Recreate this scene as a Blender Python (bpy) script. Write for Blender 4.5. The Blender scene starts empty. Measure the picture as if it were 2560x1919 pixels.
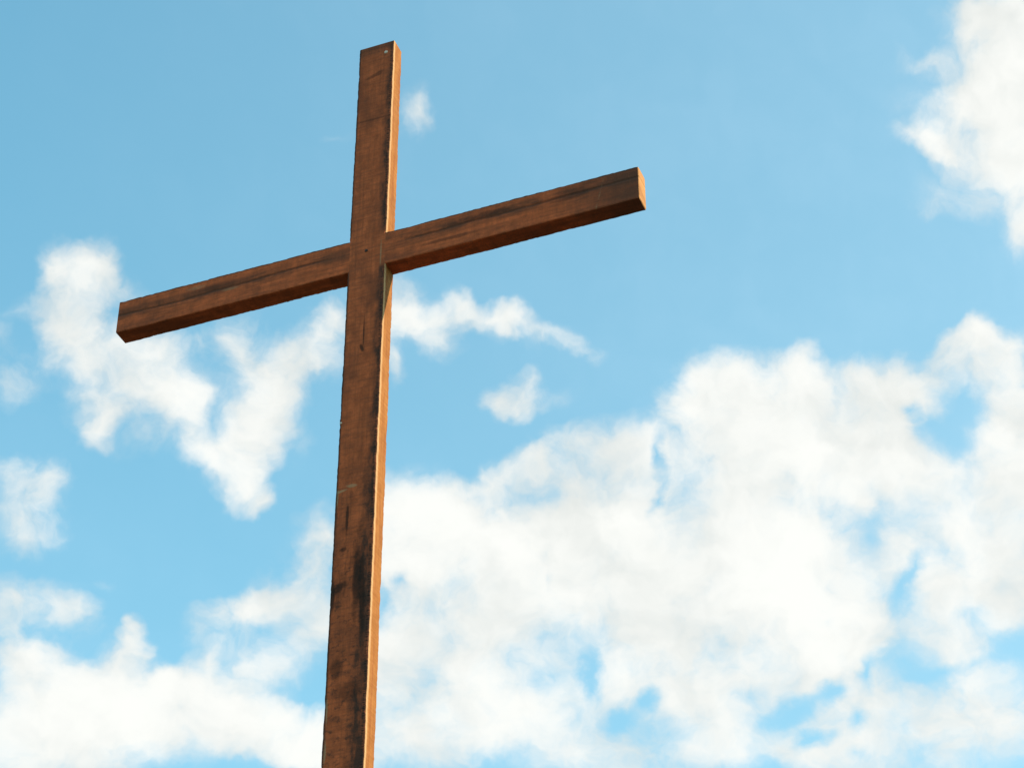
import bpy, bmesh, math, random
from mathutils import Matrix, Vector, noise as mnoise
R = math.radians
scene = bpy.context.scene
col = scene.collection

# ------------------------------------------------------------------ camera
CZ = 8.54                                   # height of the crossbar's axis above the ground
FOC = 5540.03                               # focal length in pixels of a 2560 px wide frame
def rodrigues(r):
    v = Vector(r); return Matrix.Rotation(v.length, 3, v.normalized())
RC = rodrigues((0.9272761795571852, 0.17610296894320526, -0.35038861694374474))   # world -> camera (x right, y down, z forward)
TC = Vector((-0.7109229825488788, -0.6446067759479028, 10.86445827071058))
cam_pos = -(RC.transposed() @ TC) + Vector((0, 0, CZ))
right, down, fwd = Vector(RC[0]), Vector(RC[1]), Vector(RC[2])
cam_d = bpy.data.cameras.new('camera')
cam = bpy.data.objects.new('camera', cam_d); col.objects.link(cam)
m = Matrix((right, -down, -fwd)).transposed().to_4x4(); m.translation = cam_pos
cam.matrix_world = m
cam_d.sensor_width = 36.0
cam_d.lens = FOC / 2560 * 36.0
cam_d.clip_start = 0.05; cam_d.clip_end = 20000
scene.camera = cam

# ------------------------------------------------------------------ exposure, sun
scene.view_settings.view_transform = 'Standard'
scene.view_settings.look = 'None'
scene.view_settings.exposure = 1.0
scene.view_settings.gamma = 1.0
SUN = Vector((0.80, 0.16, 0.58)).normalized()          # towards the sun: right of and a little behind the cross
sun_el = math.asin(SUN.z); sun_az = math.atan2(SUN.x, SUN.y)
sd = bpy.data.lights.new('sun', 'SUN'); sd.energy = 4.0; sd.angle = R(0.53); sd.color = (1.0, 0.80, 0.56)
so = bpy.data.objects.new('sun', sd); col.objects.link(so)
so.rotation_euler = SUN.to_track_quat('Z', 'Y').to_euler(); so.location = (40, 8, 40)

# ------------------------------------------------------------------ world: sky and far clouds
w = bpy.data.worlds.new('World'); scene.world = w; w.use_nodes = True
nt = w.node_tree; nt.nodes.clear(); L = nt.links
def N(tree, kind, **kw):
    n = tree.nodes.new(kind)
    for k, v in kw.items(): setattr(n, k, v)
    return n
def math_(op, a, b=None, c=None, clamp=False, tree=None):
    t = tree or nt
    n = t.nodes.new('ShaderNodeMath'); n.operation = op; n.use_clamp = clamp
    for i, s in enumerate((a, b, c)):
        if s is None: continue
        if isinstance(s, (int, float)): n.inputs[i].default_value = s
        else: t.links.new(s, n.inputs[i])
    return n.outputs[0]
def maprange(v, a, b, c, d, mode='SMOOTHSTEP', tree=None):
    t = tree or nt
    n = t.nodes.new('ShaderNodeMapRange'); n.interpolation_type = mode
    t.links.new(v, n.inputs['Value'])
    for k, x in zip(('From Min', 'From Max', 'To Min', 'To Max'), (a, b, c, d)): n.inputs[k].default_value = x
    return n.outputs['Result']
def noise_(vec, scale, detail, rough, dims='3D', tree=None, w_=0.0, dist=0.0):
    t = tree or nt
    n = t.nodes.new('ShaderNodeTexNoise'); n.noise_dimensions = dims
    n.inputs['Scale'].default_value = scale; n.inputs['Detail'].default_value = detail
    n.inputs['Roughness'].default_value = rough; n.inputs['Distortion'].default_value = dist
    if dims == '4D': n.inputs['W'].default_value = w_
    t.links.new(vec, n.inputs['Vector'])
    return n

K = 0.8
def sky_uv(px, py):                          # a pixel of the photo (2212 wide view) -> azimuth, elevation in degrees
    x = px / 2212 * 2560; y = py / 2212 * 2560
    d = (right * (x - 1280) / FOC + down * (y - 959.5) / FOC + fwd).normalized()
    return Vector((math.degrees(math.atan2(d.x, d.y)) * K, math.degrees(math.asin(d.z))))

tc = N(nt, 'ShaderNodeTexCoord')
sep = N(nt, 'ShaderNodeSeparateXYZ'); L.new(tc.outputs['Generated'], sep.inputs[0])
az = math_('MULTIPLY', math_('ARCTAN2', sep.outputs[0], sep.outputs[1]), 180 / math.pi * K)
el = math_('MULTIPLY', math_('ARCSINE', sep.outputs[2]), 180 / math.pi)
uv = N(nt, 'ShaderNodeCombineXYZ'); L.new(az, uv.inputs[0]); L.new(el, uv.inputs[1])

def vadd_noise(vec, scale, detail, amp, seed):
    n = noise_(vec, scale, detail, 0.55, '4D', w_=seed)
    s = N(nt, 'ShaderNodeVectorMath', operation='SUBTRACT'); L.new(n.outputs['Color'], s.inputs[0]); s.inputs[1].default_value = (.5, .5, .5)
    k = N(nt, 'ShaderNodeVectorMath', operation='MULTIPLY_ADD'); L.new(s.outputs[0], k.inputs[0])
    k.inputs[1].default_value = (amp, amp, 0); L.new(vec, k.inputs[2])
    return k.outputs[0]
warped = vadd_noise(uv.outputs[0], 0.6, 4.0, 1.7, 3.7)

# clouds: (px, py, rx, ry, angle, weight); weight > 1 gives a dense cloud with a firm edge, < 1 a thin veil
CL = [
 # left cloud
 (130,572,62,76,0,1.4),(212,565,60,70,0,1.4),(165,640,92,105,-10,1.25),(185,720,100,90,0,.9),(140,760,90,70,0,1.0),
 (262,775,120,75,10,.95),(222,850,95,80,0,.85),(208,908,55,70,0,1.1),(275,622,75,50,40,.6),(72,668,70,40,20,.45),
 (55,808,60,60,0,.6),(350,870,95,110,-20,.75),(392,795,80,90,-20,.7),(420,900,110,80,30,.55),(330,730,80,60,0,.7),(12,730,40,60,0,.4),(10,845,45,50,0,.5),
 # middle cloud
 (500,728,50,60,0,1.1),(565,790,95,80,10,1.5),(572,862,95,85,0,1.7),(548,930,70,95,0,1.5),(522,990,75,70,0,1.1),(470,1000,85,70,10,1.2),
 (520,1058,75,50,20,1.1),(570,1078,40,35,0,.8),(696,722,75,85,0,1.4),(680,800,80,70,-20,1.0),(728,670,60,60,-30,.8),(442,742,40,40,0,.6),(625,965,80,50,-30,.45),
 (550,690,90,40,15,.4),(640,760,60,60,0,.7),(440,975,70,70,0,.5),
 # right of the post
 (862,655,70,75,0,1.6),(898,690,65,60,0,1.3),(953,722,60,60,0,.8),(972,652,48,45,0,1.5),(1013,676,45,38,15,1.2),(1066,690,58,42,25,1.2),
 (1108,690,55,38,20,1.0),(1155,718,70,48,20,.95),(1218,722,55,40,25,.6),(1265,756,55,34,25,.65),(846,784,30,80,0,.7),(820,720,70,90,0,1.0),
 # small one
 (1128,855,66,58,20,1.0),(1148,825,40,44,10,.6),(1118,888,46,38,20,1.0),(1080,860,50,40,10,.75),(1215,856,55,36,-20,.33),
 # beside the top
 (897,235,46,66,10,.52),(885,262,60,48,-20,.5),(730,288,80,22,-10,.2),
 # top right
 (2170,30,150,120,0,1.8),(2200,140,120,130,0,1.8),(2120,180,120,85,-25,1.4),(2085,250,125,85,-20,1.1),(2190,280,120,120,0,1.5),(2072,340,100,50,20,1.15),
 (2008,296,95,44,15,.9),(1950,292,60,34,0,.4),(2180,385,80,80,20,1.0),(2212,470,65,110,0,.75),(1995,461,90,36,15,.25),(1954,131,55,26,0,.4),(2015,135,60,36,-20,.5),(2120,25,80,60,0,.7),(2260,300,120,260,0,1.6),(2115,440,90,60,0,.35),
 (2000,225,110,120,0,.42),(2070,70,90,90,0,.5),(2060,420,130,60,0,.35),(300,850,140,120,0,.35),(400,860,120,130,0,.4),(250,960,120,50,0,.25),
 # big cloud, upper edge
 (1575,830,115,85,-10,1.7),(1490,875,80,80,-40,1.5),(1510,800,70,60,-30,.6),(1725,790,50,48,20,1.2),(1665,830,110,70,10,1.4),(1765,835,70,60,10,1.1),(1835,800,60,40,0,.6),(1905,820,95,60,-10,1.3),
 (2010,800,100,65,-15,1.0),(2075,735,65,50,-10,1.5),(2122,712,62,55,10,1.7),(2190,755,90,60,10,1.5),(2120,790,110,70,0,1.3),(2200,860,110,100,0,1.6),(1975,850,90,55,0,1.1),
 (1440,880,60,70,-30,.5),(1600,940,200,150,0,2.0),(1790,950,210,150,0,2.0),(1915,900,110,90,0,1.7),(1945,1000,120,120,0,1.9),(2150,1050,190,140,0,2.0),(2212,960,90,120,0,2.0),
 (1190,965,80,42,-20,.9),(1275,955,70,55,-10,1.0),(1355,960,80,70,0,1.1),(1375,1020,90,90,0,1.2),(1240,1010,140,60,-5,1.2),(1100,1030,110,50,-20,.8),
 # big cloud, body
 (890,1085,125,95,0,1.8),(960,1160,190,130,0,1.8),(1200,1130,220,120,0,1.8),(1330,1130,150,100,0,1.6),(1080,1280,210,180,0,1.9),(1300,1270,220,180,0,1.8),(1560,1140,210,180,0,2.0),
 (1760,1160,210,190,0,2.0),(1520,1350,270,200,0,2.0),(1760,1340,190,200,0,2.0),(1000,1480,200,190,0,1.8),(1180,1560,200,150,0,1.5),(900,1600,170,120,0,1.4),(1400,1470,160,120,0,1.2),
 (1560,1540,180,110,0,1.4),(1400,1640,250,90,0,1.2),(1650,1625,150,70,0,1.0),(1830,1400,90,110,30,1.5),(2090,1200,170,130,-20,1.6),(2080,1350,180,80,-15,1.5),(2020,1300,130,90,0,1.1),(1950,1600,270,120,0,1.5),(2150,1540,200,120,-10,1.7),
 (1880,1510,130,70,-30,1.2),(2200,1260,120,120,0,1.5),(2080,1480,120,60,-10,.9),(2110,1410,130,60,-10,.8),(600,1330,150,90,-10,.42),(480,1400,120,60,0,.3),(680,1250,80,90,0,.5),(1790,1620,120,60,0,.8),(1960,1180,70,60,0,1.0),(1780,1545,70,50,0,.5),(850,1380,110,90,0,.8),(860,1210,110,120,0,1.1),
 # left mists
 (75,1045,95,85,10,.75),(122,1085,50,85,0,.75),(95,1150,85,60,-20,.7),(15,1120,80,80,0,.7),(20,1000,70,60,0,.5),
 (25,1290,75,75,0,.95),(115,1295,85,60,15,1.0),(165,1320,60,40,20,.7),(40,1370,110,80,0,.8),(219,1262,38,22,0,.3),(220,1375,110,45,10,.4),
 (625,1240,150,80,-40,1.0),(705,1160,75,85,-30,1.1),(500,1330,120,60,-20,.4),(830,1300,90,150,0,1.2),(835,1450,80,110,0,.9),(535,1315,110,55,-15,.6),(450,1335,95,40,-10,.45),(690,1360,75,90,-20,.7),(640,1425,120,80,-20,.6),(530,1430,90,60,0,.5),(560,1475,100,55,0,.6),(410,1385,60,40,0,.25),
 # lower left cloud
 (289,1362,24,36,0,1.3),(280,1402,38,55,10,1.4),(245,1440,90,50,-30,1.4),(95,1425,100,60,0,1.4),(60,1500,180,110,0,1.8),(240,1510,190,90,0,1.8),(395,1480,110,60,-5,1.6),(449,1430,32,40,0,1.0),
 (350,1570,260,110,0,2.0),(560,1590,200,80,10,1.8),(612,1540,50,40,0,1.2),(700,1620,150,60,0,1.8),(100,1620,260,120,0,2.0),(500,1530,110,60,15,1.3),(720,1590,80,60,0,1.2),
]
HOLES = [
 (455,770,70,58,-10,.8),(462,912,50,70,0,.8),(165,825,40,32,0,.45),(613,695,50,55,20,.7),(395,950,60,60,0,.4),(330,905,45,60,0,.4),
 (2020,925,78,58,15,1.2),(2070,962,56,46,-20,.9),(1960,888,45,30,30,1.0),(2100,905,62,45,20,.7),
 (1426,985,22,90,0,1.0),(1424,1080,20,60,20,.9),(1018,1020,60,26,45,1.0),(871,1245,30,34,0,.8),(832,1310,28,80,0,.7),(879,1534,60,50,-20,.5),(1176,1198,22,32,0,.45),(1185,1245,10,45,0,.35),
 (1274,1450,34,68,0,1.3),(1284,1500,30,40,0,.8),(1336,1560,58,40,-10,1.3),(1400,1515,58,42,-35,1.3),(1445,1585,55,50,0,.6),(1168,1465,40,50,0,.4),
 (1887,1061,45,30,0,.5),(1907,1092,36,44,20,.65),(1887,1155,34,60,0,.6),(1984,1215,28,65,30,.9),(1950,1275,42,80,15,1.2),(1872,1455,34,65,10,1.1),(1797,1488,62,36,-15,1.3),(1715,1540,105,38,-25,1.3),
 (1758,1596,75,28,-20,1.2),(1850,1553,30,50,20,.8),(2190,1390,85,46,-10,1.1),(2110,1432,80,26,-10,.7),(2012,1458,90,26,-12,.9),(1981,1622,70,46,0,.6),(1622,1506,60,36,0,.35),(2169,1264,60,50,0,.45),
 (2110,1322,70,40,-10,.5),(2040,1365,55,36,0,.35),(1852,1622,40,26,0,.5),(1840,1455,30,20,0,.2),(1850,760,80,40,0,.4),
]
def field(items, vec):
    acc = None
    for (px, py, rx, ry, ang, wt) in items:
        c = sky_uv(px, py); a = R(ang)
        if wt < 1.0 and items is CL: wt = min(1.0, wt * 1.3)
        if items is HOLES: rx *= .78; ry *= .78
        u = sky_uv(px + 4 * math.cos(a), py + 4 * math.sin(a)) - c
        v = sky_uv(px - 4 * math.sin(a), py + 4 * math.cos(a)) - c
        mp = N(nt, 'ShaderNodeMapping', vector_type='TEXTURE')
        mp.inputs['Location'].default_value = (c.x, c.y, 0)
        mp.inputs['Rotation'].default_value = (0, 0, math.atan2(u.y, u.x))
        mp.inputs['Scale'].default_value = (u.length / 4 * rx * 1.15, v.length / 4 * ry * 1.15, 1)
        L.new(vec, mp.inputs['Vector'])
        g = N(nt, 'ShaderNodeTexGradient', gradient_type='SPHERICAL'); L.new(mp.outputs[0], g.inputs[0])
        acc = math_('MULTIPLY_ADD', g.outputs['Fac'], wt, acc if acc is not None else 0.0)
    return acc
pos = field(CL, warped)
mild = vadd_noise(uv.outputs[0], 1.3, 4.0, 0.75, 5.2)
neg = field(HOLES, mild)
# the rest of the dome, out of this view: scattered fair-weather clouds
far = noise_(tc.outputs['Generated'], 3.2, 8.0, 0.55, '4D', w_=1.3)
du = math_('SUBTRACT', az, sky_uv(1106, 829).x); dv = math_('SUBTRACT', el, sky_uv(1106, 829).y)
outside = maprange(math_('MAXIMUM', math_('MULTIPLY', math_('ABSOLUTE', du), 0.78), math_('ABSOLUTE', dv)), 11.0, 15.0, 0.0, 1.0)
rest = math_('MULTIPLY', maprange(far.outputs['Fac'], 0.44, 0.62, 0.0, 1.8), outside)
base = math_('ADD', math_('MINIMUM', pos, 2.7), rest)
base = math_('MULTIPLY', base, math_('SUBTRACT', 1.0, math_('MULTIPLY', math_('MINIMUM', neg, 1.0), 0.84)))
fine = noise_(warped, 0.9, 6.0, 0.58, '4D', w_=8.1)
fn = math_('SUBTRACT', fine.outputs['Fac'], 0.5)
rim = maprange(base, 0.0, 0.5, 0.0, 1.0)
dens = math_('ADD', math_('MULTIPLY', base, math_('MULTIPLY_ADD', fn, 1.6, 1.0)), math_('MULTIPLY', math_('MULTIPLY', fn, 1.1), rim))
# seen through a depth of cloud: the denser, the more opaque
tau = math_('POWER', math_('MAXIMUM', math_('SUBTRACT', dens, 0.10), 0.0), 1.9)
tau = math_('MULTIPLY', tau, -1.0)
# high thin veil, whiter towards the sun
dots = N(nt, 'ShaderNodeVectorMath', operation='DOT_PRODUCT'); L.new(tc.outputs['Generated'], dots.inputs[0]); dots.inputs[1].default_value = SUN
veil = maprange(dots.outputs['Value'], 0.08, 0.75, 0.0, -0.30, 'LINEAR')
low = maprange(el, 26.0, 45.0, -0.11, 0.0, 'LINEAR')
alpha = math_('SUBTRACT', 1.0, math_('EXPONENT', math_('ADD', tau, math_('ADD', veil, low))))

sky = N(nt, 'ShaderNodeTexSky', sky_type='NISHITA'); sky.sun_disc = False
sky.sun_elevation = sun_el; sky.sun_rotation = sun_az; sky.altitude = 200; sky.air_density = 1.0; sky.dust_density = 0.8; sky.ozone_density = 1.0
tint = N(nt, 'ShaderNodeVectorMath', operation='MULTIPLY'); L.new(sky.outputs[0], tint.inputs[0]); tint.inputs[1].default_value = (0.69, 1.18, 0.985)
bg1 = N(nt, 'ShaderNodeBackground'); L.new(tint.outputs[0], bg1.inputs[0]); bg1.inputs[1].default_value = 0.15
# cloud brightness: folds of thicker and thinner cloud, plus sunward shading painted in
fold = noise_(warped, 0.34, 4.0, 0.5, '4D', w_=21.0)
shift = N(nt, 'ShaderNodeVectorMath', operation='ADD'); L.new(warped, shift.inputs[0]); shift.inputs[1].default_value = (0.30, 0.30, 0)
puff = noise_(warped, 0.55, 4.0, 0.48, '4D', w_=8.1); puff2 = noise_(shift.outputs[0], 0.55, 4.0, 0.48, '4D', w_=8.1)
relief = math_('SUBTRACT', puff.outputs['Fac'], puff2.outputs['Fac'])
fv = math_('ADD', math_('MULTIPLY_ADD', relief, 1.5, -0.58), math_('ADD', math_('MULTIPLY', fold.outputs['Fac'], 2.0), math_('MULTIPLY', dens, 0.13)))
fv = maprange(fv, 0.0, 1.1, 0.0, 1.0)
cc = N(nt, 'ShaderNodeMix', data_type='RGBA'); L.new(fv, cc.inputs[0])
cc.inputs[6].default_value = (0.74, 0.77, 0.745, 1); cc.inputs[7].default_value = (0.93, 0.94, 0.905, 1)
bg2 = N(nt, 'ShaderNodeBackground'); L.new(cc.outputs[2], bg2.inputs[0]); bg2.inputs[1].default_value = 0.535
mx = N(nt, 'ShaderNodeMixShader'); L.new(alpha, mx.inputs[0]); L.new(bg1.outputs[0], mx.inputs[1]); L.new(bg2.outputs[0], mx.inputs[2])
wo = N(nt, 'ShaderNodeOutputWorld'); L.new(mx.outputs[0], wo.inputs[0])
w.cycles.sampling_method = 'MANUAL'; w.cycles.sample_map_resolution = 512

# ------------------------------------------------------------------ helpers
def tag(o, label=None, cat=None, group=None, kind=None):
    for k, v in (('label', label), ('category', cat), ('group', group), ('kind', kind)):
        if v: o[k] = v
def link(name, bm, mat, parent=None, smooth=False):
    me = bpy.data.meshes.new(name); bm.normal_update(); bm.to_mesh(me); bm.free()
    if smooth:
        for p in me.polygons: p.use_smooth = True
    o = bpy.data.objects.new(name, me); col.objects.link(o)
    if mat: me.materials.append(mat)
    if parent: o.parent = parent
    return o
def new_mat(name):
    mt = bpy.data.materials.new(name); mt.use_nodes = True
    t = mt.node_tree; b = t.nodes['Principled BSDF']
    return mt, t, b

# ------------------------------------------------------------------ ground
gm, t, b = new_mat('ground_grass')
g_tc = N(t, 'ShaderNodeTexCoord')
n1 = noise_(g_tc.outputs['Object'], 0.35, 8, 0.6, tree=t); n2 = noise_(g_tc.outputs['Object'], 14, 6, 0.7, tree=t)
mxg = N(t, 'ShaderNodeMix', data_type='RGBA'); t.links.new(maprange(n1.outputs['Fac'], .4, .6, 0, 1, tree=t), mxg.inputs[0])
mxg.inputs[6].default_value = (.045, .046, .034, 1); mxg.inputs[7].default_value = (.028, .038, .022, 1)
mg2 = N(t, 'ShaderNodeMix', data_type='RGBA', blend_type='MULTIPLY'); mg2.inputs[0].default_value = .6
t.links.new(mxg.outputs[2], mg2.inputs[6]); t.links.new(n2.outputs['Color'], mg2.inputs[7]); t.links.new(mg2.outputs[2], b.inputs['Base Color'])
b.inputs['Roughness'].default_value = .95
bm = bmesh.new()
GR = [0, 4, 10, 25, 60, 150, 400, 1000, 2500, 6000]
rings = []
for k, r in enumerate(GR):
    if r == 0: rings.append([bm.verts.new((0, 0, 0))]); continue
    rings.append([bm.verts.new((r * math.cos(R(a)), r * math.sin(R(a)), 0 if r <= 10 else .06 * math.sqrt(r) * mnoise.noise(Vector((math.cos(R(a)) * 1.5, math.sin(R(a)) * 1.5, k * .7))))) for a in range(0, 360, 10)])
for k in range(1, len(GR)):
    for i in range(36):
        j = (i + 1) % 36
        if k == 1: bm.faces.new((rings[0][0], rings[1][i], rings[1][j]))
        else: bm.faces.new((rings[k-1][i], rings[k][i], rings[k][j], rings[k-1][j]))
g = link('ground', bm, gm, smooth=True); tag(g, kind='structure')

# ------------------------------------------------------------------ the cross
W, D, ZT, XL, XR = 0.20, 0.1008, 1.418, 1.3965, 1.4083

def beam(length_pts, w_, d_, y0, ch, jit, axis, seed):
    """A sawn beam along z (or x): rounded-corner rectangle swept through length_pts, arrises slightly uneven."""
    bm = bmesh.new()
    a = w_ / 2
    prof = [(-a, 1/4), (-a, 0), (0, -1)]
    def section(s, inset=0.0):
        vs = []
        def j(k, amp):                                      # smooth unevenness along an arris
            return amp * (mnoise.noise(Vector((s * 7, k * 13.1 + seed, 0))) + .6 * mnoise.noise(Vector((s * 33, k * 5.7 + seed, 4)))
                          + .45 * mnoise.noise(Vector((s * 90, k * 3.7 + seed, 9))))
        for k, (sx, sy) in enumerate(((-1, -1), (1, -1), (1, 1), (-1, 1))):
            cx = sx * (a - inset); cy = y0 + d_ / 2 + sy * (d_ / 2 - inset)
            c = ch * (1 + 1.6 * abs(j(k + 20, 1.0))) ; ox = j(k, jit); oy = j(k + 9, jit * .5)
            p1 = (cx - sx * c + ox, cy + oy); p3 = (cx + ox, cy - sy * c + oy)
            p2 = (cx - sx * c * .29 + ox, cy - sy * c * .29 + oy)
            pts = (p1, p2, p3) if k in (1, 3) else (p3, p2, p1)
            # middle points of each flat side keep faces well shaped
            vs += list(pts)
        out = []
        for (u, v) in vs:
            out.append(bm.verts.new((u, v, s) if axis == 'z' else (s, v, u)))
        return out
    secs = []
    n = len(length_pts)
    for i, s in enumerate(length_pts):
        ins = ch * .8 if i in (0, n - 1) else 0.0
        secs.append(section(s, ins))
    for A, B in zip(secs, secs[1:]):
        m_ = len(A)
        for i in range(m_):
            j_ = (i + 1) % m_
            bm.faces.new((A[i], A[j_], B[j_], B[i]))
    bm.faces.new(list(reversed(secs[0]))); bm.faces.new(secs[-1])
    bmesh.ops.recalc_face_normals(bm, faces=bm.faces)
    return bm

def wood(name, kind):
    """weathered stained timber; object coordinates are metres from the crossing, x right, y back, z up"""
    mt, t, b = new_mat(name)
    tl = t.links
    c = N(t, 'ShaderNodeTexCoord'); oc = c.outputs['Object']
    s = N(t, 'ShaderNodeSeparateXYZ'); tl.new(oc, s.inputs[0]); X, Y, Z = s.outputs
    def scaled(v):
        mp = N(t, 'ShaderNodeMapping'); mp.inputs['Scale'].default_value = v; tl.new(oc, mp.inputs[0]); return mp.outputs[0]
    def mix(f, a, b_, blend='MIX'):
        mm = N(t, 'ShaderNodeMix', data_type='RGBA', blend_type=blend)
        if isinstance(f, (int, float)): mm.inputs[0].default_value = f
        else: tl.new(f, mm.inputs[0])
        for i, q in ((6, a), (7, b_)):
            if isinstance(q, tuple): mm.inputs[i].default_value = (*q, 1)
            else: tl.new(q, mm.inputs[i])
        return mm.outputs[2]
    M = lambda op, a, b_=None, c_=None, clamp=False: math_(op, a, b_, c_, clamp, t)
    MR = lambda v, a, b_, c_=0.0, d_=1.0, mode='SMOOTHSTEP': maprange(v, a, b_, c_, d_, mode, t)
    NO = lambda v, sc, de=6, ro=.6, w_=0., di=0.: noise_(v, sc, de, ro, '4D', t, w_, di).outputs['Fac']
    post = kind == 'post'
    along, across = (Z, X) if post else (X, Z)
    # long grain and the finer saw marks across it
    grain = NO(scaled((60, 60, 2.2) if post else (2.2, 60, 60)), 1, 5, .6, 2)
    saw = NO(scaled((5, 5, 70) if post else (60, 5, 7)), 1, 4, .6, 7)
    blot = NO(scaled((4, 4, 2.5) if post else (2.0, 6, 9)), 1, 7, .62, 11)
    blot2 = NO(scaled((16, 16, 12)), 1, 6, .65, 5)
    colr = mix(MR(blot2, .32, .68), (.34, .078, .028), (.58, .130, .044)) if post else mix(MR(blot2, .32, .68), (.40, .090, .031), (.66, .140, .047))
    colr = mix(MR(grain, .40, .68, 0, .55), colr, (.24, .065, .027))
    colr = mix(MR(saw, .46, .62, 0, .36 if post else .18), colr, (.18, .055, .029))
    colr = mix(MR(blot, .50, .66, 0, .65), colr, (.19, .052, .025))
    # a separate, yellower wood colour on faces turned to the right
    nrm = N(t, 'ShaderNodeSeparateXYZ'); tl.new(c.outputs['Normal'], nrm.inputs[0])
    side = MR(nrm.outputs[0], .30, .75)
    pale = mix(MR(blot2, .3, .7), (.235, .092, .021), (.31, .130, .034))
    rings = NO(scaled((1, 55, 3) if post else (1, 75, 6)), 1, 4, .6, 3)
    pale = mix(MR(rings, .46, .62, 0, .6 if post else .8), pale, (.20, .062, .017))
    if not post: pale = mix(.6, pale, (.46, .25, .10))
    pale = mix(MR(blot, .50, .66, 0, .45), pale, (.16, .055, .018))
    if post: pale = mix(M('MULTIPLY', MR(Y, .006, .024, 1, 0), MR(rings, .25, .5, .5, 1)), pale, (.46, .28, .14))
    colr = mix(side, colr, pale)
    nside = M('SUBTRACT', 1.0, side)
    # smoke-dark small mottling, denser low on the post
    spk = MR(NO(scaled((26, 26, 38) if post else (14, 26, 60)), 1, 7, .72, 71), .50, .64)
    spk = M('MULTIPLY', spk, MR(Z, -.9, -2.2, .22, .8) if post else .35)
    colr = mix(M('MULTIPLY', spk, nside), colr, (.085, .034, .022))
    joint = MR(M('ABSOLUTE', M('ADD', Z, -.01)), .07, .14)          # 0 where the two timbers cross
    if post:
        # dark weathering: a ragged tarry band near the right arris, fuller low down
        wob = M('MULTIPLY', M('SUBTRACT', NO(scaled((3, 3, 3.5)), 1, 6, .65, 17), .5), .16)
        xr = M('ADD', X, wob)
        lowz = MR(Z, -.7, -1.9)
        inner = M('ADD', M('MULTIPLY', lowz, -.038), .060)
        band = M('SUBTRACT', xr, inner)
        band = MR(band, -.012, .03)
        patch = MR(NO(scaled((22, 22, 7)), 1, 6, .7, 23), .40, .60)
        colr = mix(M('MULTIPLY', M('MULTIPLY', M('MULTIPLY', band, joint), MR(patch, 0, 1, .5, 1)), M('MULTIPLY', nside, .9)), colr, (.045, .026, .02))
        streak = MR(M('ADD', M('MULTIPLY', NO(scaled((22, 22, 7)), 1, 6, .70, 33), .6), M('MULTIPLY', NO(scaled((9, 9, 2.6)), 1, 5, .6, 37), .4)), .50, .585)
        zone = MR(M('ABSOLUTE', M('ADD', Z, 1.72)), .1, .75, 1, 0)
        colr = mix(M('MULTIPLY', M('MULTIPLY', streak, zone), M('MULTIPLY', nside, .4)), colr, (.022, .014, .010))
        # fine dotted line along the right arris
        dots = MR(NO(scaled((10, 10, 160)), 1, 2, .5, 41), .48, .60)
        ln = MR(M('ABSOLUTE', M('SUBTRACT', X, .088)), .002, .011, 1, 0)
        colr = mix(M('MULTIPLY', M('MULTIPLY', dots, ln), M('MULTIPLY', M('MULTIPLY', nside, joint), .9)), colr, (.02, .013, .01))
        # dark head of the post
        colr = mix(M('MULTIPLY', MR(M('ADD', Z, M('MULTIPLY', wob, 1.2)), 1.30, 1.40), M('MULTIPLY', nside, .6)), colr, (.06, .032, .022))
        # pale scuffs
        sc = MR(NO(scaled((12, 12, 34)), 1, 6, .7, 51), .66, .76)
        colr = mix(M('MULTIPLY', sc, M('MULTIPLY', nside, .45)), colr, (.42, .29, .18))
    else:
        # the long drying crack in the upper third, and its dark surround
        wob = M('MULTIPLY', M('SUBTRACT', NO(scaled((1.6, 1, 1)), 1, 5, .6, 17), .5), .05)
        zc = M('SUBTRACT', M('ADD', Z, wob), M('MULTIPLY_ADD', X, .010, .018))
        front = MR(nrm.outputs[1], -.8, -.4, 1, 0)
        crack = MR(M('ABSOLUTE', zc), .001, .013, 1, 0)
        crk = M('MULTIPLY', M('MULTIPLY', crack, MR(M('ABSOLUTE', X), .12, .3)), MR(NO(scaled((3, 1, 8)), 1, 4, .6, 61), .24, .42))
        colr = mix(M('MULTIPLY', M('MULTIPLY', crk, front), .6), colr, (.035, .018, .011))
        sm = M('MULTIPLY', MR(M('ABSOLUTE', M('SUBTRACT', zc, .008)), .012, .06, 1, 0), MR(NO(scaled((4, 8, 14)), 1, 6, .65, 63), .38, .56))
        colr = mix(M('MULTIPLY', M('MULTIPLY', sm, front), .65), colr, (.07, .034, .022))
        # grimy right end
        ge = MR(M('ADD', X, M('MULTIPLY', wob, 8.)), .95, 1.35)
        colr = mix(M('MULTIPLY', ge, M('MULTIPLY', nside, .7)), colr, (.075, .036, .024))
        # a pale diagonal scratch near the right end
        dg = M('ABSOLUTE', M('SUBTRACT', M('SUBTRACT', X, M('MULTIPLY', Z, .25)), 1.215))
        colr = mix(M('MULTIPLY', M('MULTIPLY', MR(dg, .001, .006, 1, 0), M('MULTIPLY', front, MR(NO(scaled((20, 1, 25)), 1, 4, .6, 81), .45, .6))), .3), colr, (.40, .24, .13))
    # individual marks on the front face: (x, z, half width, half height, lean, colour, strength)
    dk, pl = (.020, .012, .009), (.40, .27, .15)
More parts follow.
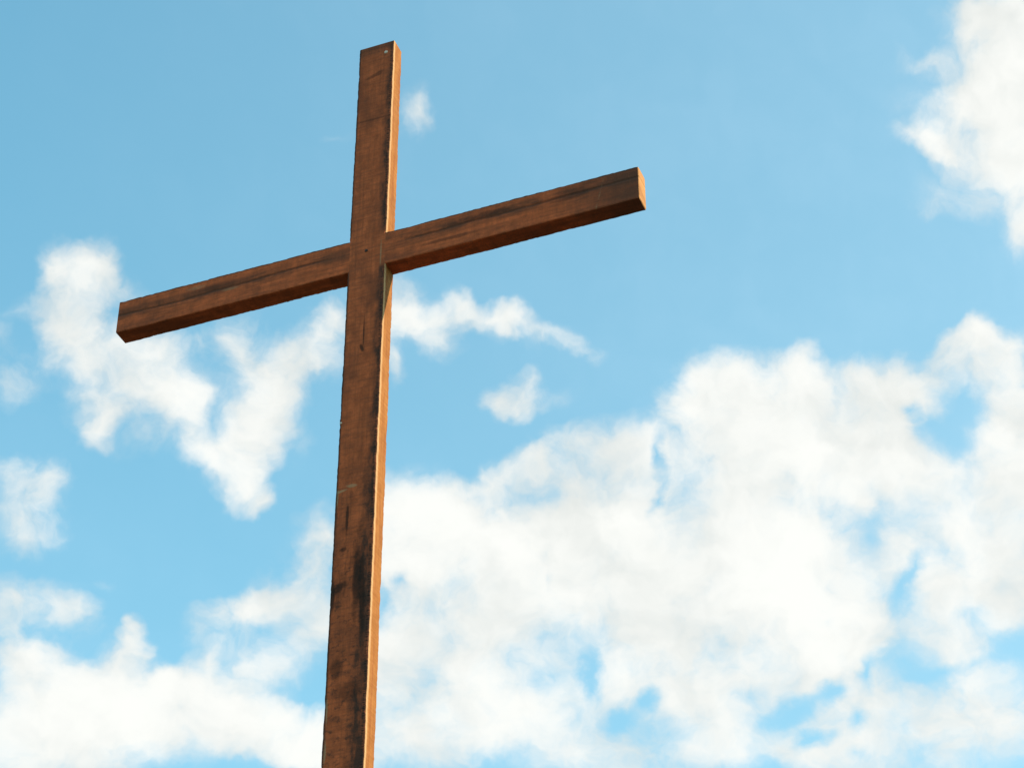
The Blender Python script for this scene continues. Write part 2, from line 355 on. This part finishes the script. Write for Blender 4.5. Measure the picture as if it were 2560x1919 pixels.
    marks = ([(-.062, -1.90, .045, .030, .5, dk, .8), (-.088, -1.93, .014, .09, 0, dk, .8), (.026, -1.88, .024, .21, 0, dk, .75), (.055, -1.95, .018, .28, .04, dk, .8),
              (-.035, -1.54, .009, .085, 0, dk, .8), (-.046, -1.70, .022, .014, 0, dk, .75), (-.004, -.585, .012, .030, .3, dk, .8), (.003, -.49, .0045, .10, 0, dk, .75),
              (-.05, -2.30, .035, .06, 0, dk, .55), (.01, -2.42, .07, .05, 0, dk, .5), (.0, 1.20, .06, .018, .35, dk, .5), (.0, .885, .11, .008, -.03, dk, .42),
              (-.075, -1.385, .035, .008, .15, pl, .6), (-.02, -1.365, .032, .010, -.1, pl, .5), (-.089, -1.42, .005, .05, 0, pl, .55), (-.086, -2.50, .005, .07, .03, pl, .6), (-.085, -2.69, .006, .06, 0, pl, .5),
              (.075, -.02, .005, .09, 0, pl, .4)] if post else
             [(-.83, .035, .12, .028, .04, dk, .3), (.60, .045, .20, .020, .03, dk, .45), (1.05, .03, .16, .035, 0, dk, .35), (.45, -.045, .16, .012, 0, dk, .4), (-.75, -.005, .05, .010, 0, pl, .3), (-.95, .06, .06, .012, 0, pl, .25)])
    ndx = M('MULTIPLY', M('SUBTRACT', NO(scaled((18, 18, 14)), 1, 6, .7, 91), .5), 1.5)
    frontf = MR(nrm.outputs[1], -.8, -.4, 1, 0)
    for (mx_, mz_, rx_, rz_, ln_, c_, st_) in marks:
        dx = M('SUBTRACT', X, mx_); dz = M('SUBTRACT', Z, mz_)
        dx2 = M('MULTIPLY_ADD', dz, ln_ if rz_ > rx_ else 0.0, dx); dz2 = M('MULTIPLY_ADD', dx, -ln_ if rz_ <= rx_ else 0.0, dz)
        e = M('SQRT', M('ADD', M('POWER', M('ABSOLUTE', M('DIVIDE', dx2, rx_)), 2.0), M('POWER', M('ABSOLUTE', M('DIVIDE', dz2, rz_)), 2.0)))
        f = MR(M('ADD', e, ndx), .45, 1.15, 1, 0)
        colr = mix(M('MULTIPLY', M('MULTIPLY', f, frontf), st_), colr, c_)
    # dark outline of a sharpening halo, painted along the left and upper arrises
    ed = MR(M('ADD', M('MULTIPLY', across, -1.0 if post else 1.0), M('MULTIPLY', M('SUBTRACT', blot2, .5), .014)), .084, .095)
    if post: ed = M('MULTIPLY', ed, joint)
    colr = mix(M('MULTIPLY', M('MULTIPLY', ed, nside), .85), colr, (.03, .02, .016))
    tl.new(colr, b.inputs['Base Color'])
    b.inputs['Roughness'].default_value = .85
    b.inputs['Specular IOR Level'].default_value = .15
    bp = N(t, 'ShaderNodeBump'); bp.inputs['Strength'].default_value = .55; bp.inputs['Distance'].default_value = .006
    hh = M('ADD', M('MULTIPLY', grain, .6), M('ADD', M('MULTIPLY', saw, .5), M('MULTIPLY', blot2, .6)))
    if not post: hh = M('SUBTRACT', hh, M('MULTIPLY', crk, .8))
    tl.new(hh, bp.inputs['Height']); tl.new(bp.outputs[0], b.inputs['Normal'])
    return mt

root = bpy.data.objects.new('wooden_cross', None); col.objects.link(root)
root.empty_display_size = .5
root.location = (0, 0, 0)
tag(root, 'tall weathered brown wooden cross with sunlit right side standing against a cloudy blue sky', 'cross')

zs = [-CZ - .6, -CZ, -7, -5.5, -4.5]
z = -3.6
while z < ZT - .006: zs.append(z); z += .011
zs += [ZT - .003, ZT]
po = link('post', beam(zs, W, D, 0, .005, .0022, 'z', 1.0), wood('post_timber', 'post'), root)
po.location = (0, 0, CZ)
xs = [-XL, -XL + .003]
x = -XL + .012
while x < XR - .01: xs.append(x); x += .011
xs += [XR - .003, XR]
cb = link('crossbar', beam(xs, W - .001, D - .002, .0009, .005, .0022, 'x', 5.0), wood('crossbar_timber', 'bar'), root)
cb.location = (0, 0, CZ)

# nails
nm, t, b = new_mat('dull_zinc'); b.inputs['Base Color'].default_value = (.62, .50, .40, 1); b.inputs['Roughness'].default_value = .7
rm, t, b = new_mat('rusty_iron'); b.inputs['Base Color'].default_value = (.05, .02, .013, 1); b.inputs['Roughness'].default_value = .8
def nail(x, z, r, mat, label):
    bm = bmesh.new()
    prof = [(r * .35, .004), (r, .003), (r, -.0005), (r * .85, -.003), (r * .45, -.0045)]
    rr = [[bm.verts.new((q * math.cos(R(a)), y, q * math.sin(R(a)))) for a in range(0, 360, 30)] for q, y in prof]
    for A, B in zip(rr, rr[1:]):
        for i in range(12): bm.faces.new((A[i], A[(i+1) % 12], B[(i+1) % 12], B[i]))
    bm.faces.new(rr[-1]); bm.faces.new(rr[0])
    bmesh.ops.recalc_face_normals(bm, faces=bm.faces)
    o = link('nail', bm, mat, root, True); o.location = (x, 0, CZ + z); o['label'] = label
nail(.055, 1.345, .0105, nm, 'pale nail head near the top of the post')
nail(-.004, .012, .009, rm, 'dark rusty nail head at the middle of the crossing')
nail(-.092, -1.0, .006, nm, 'small pale nail head at the left edge of the post')
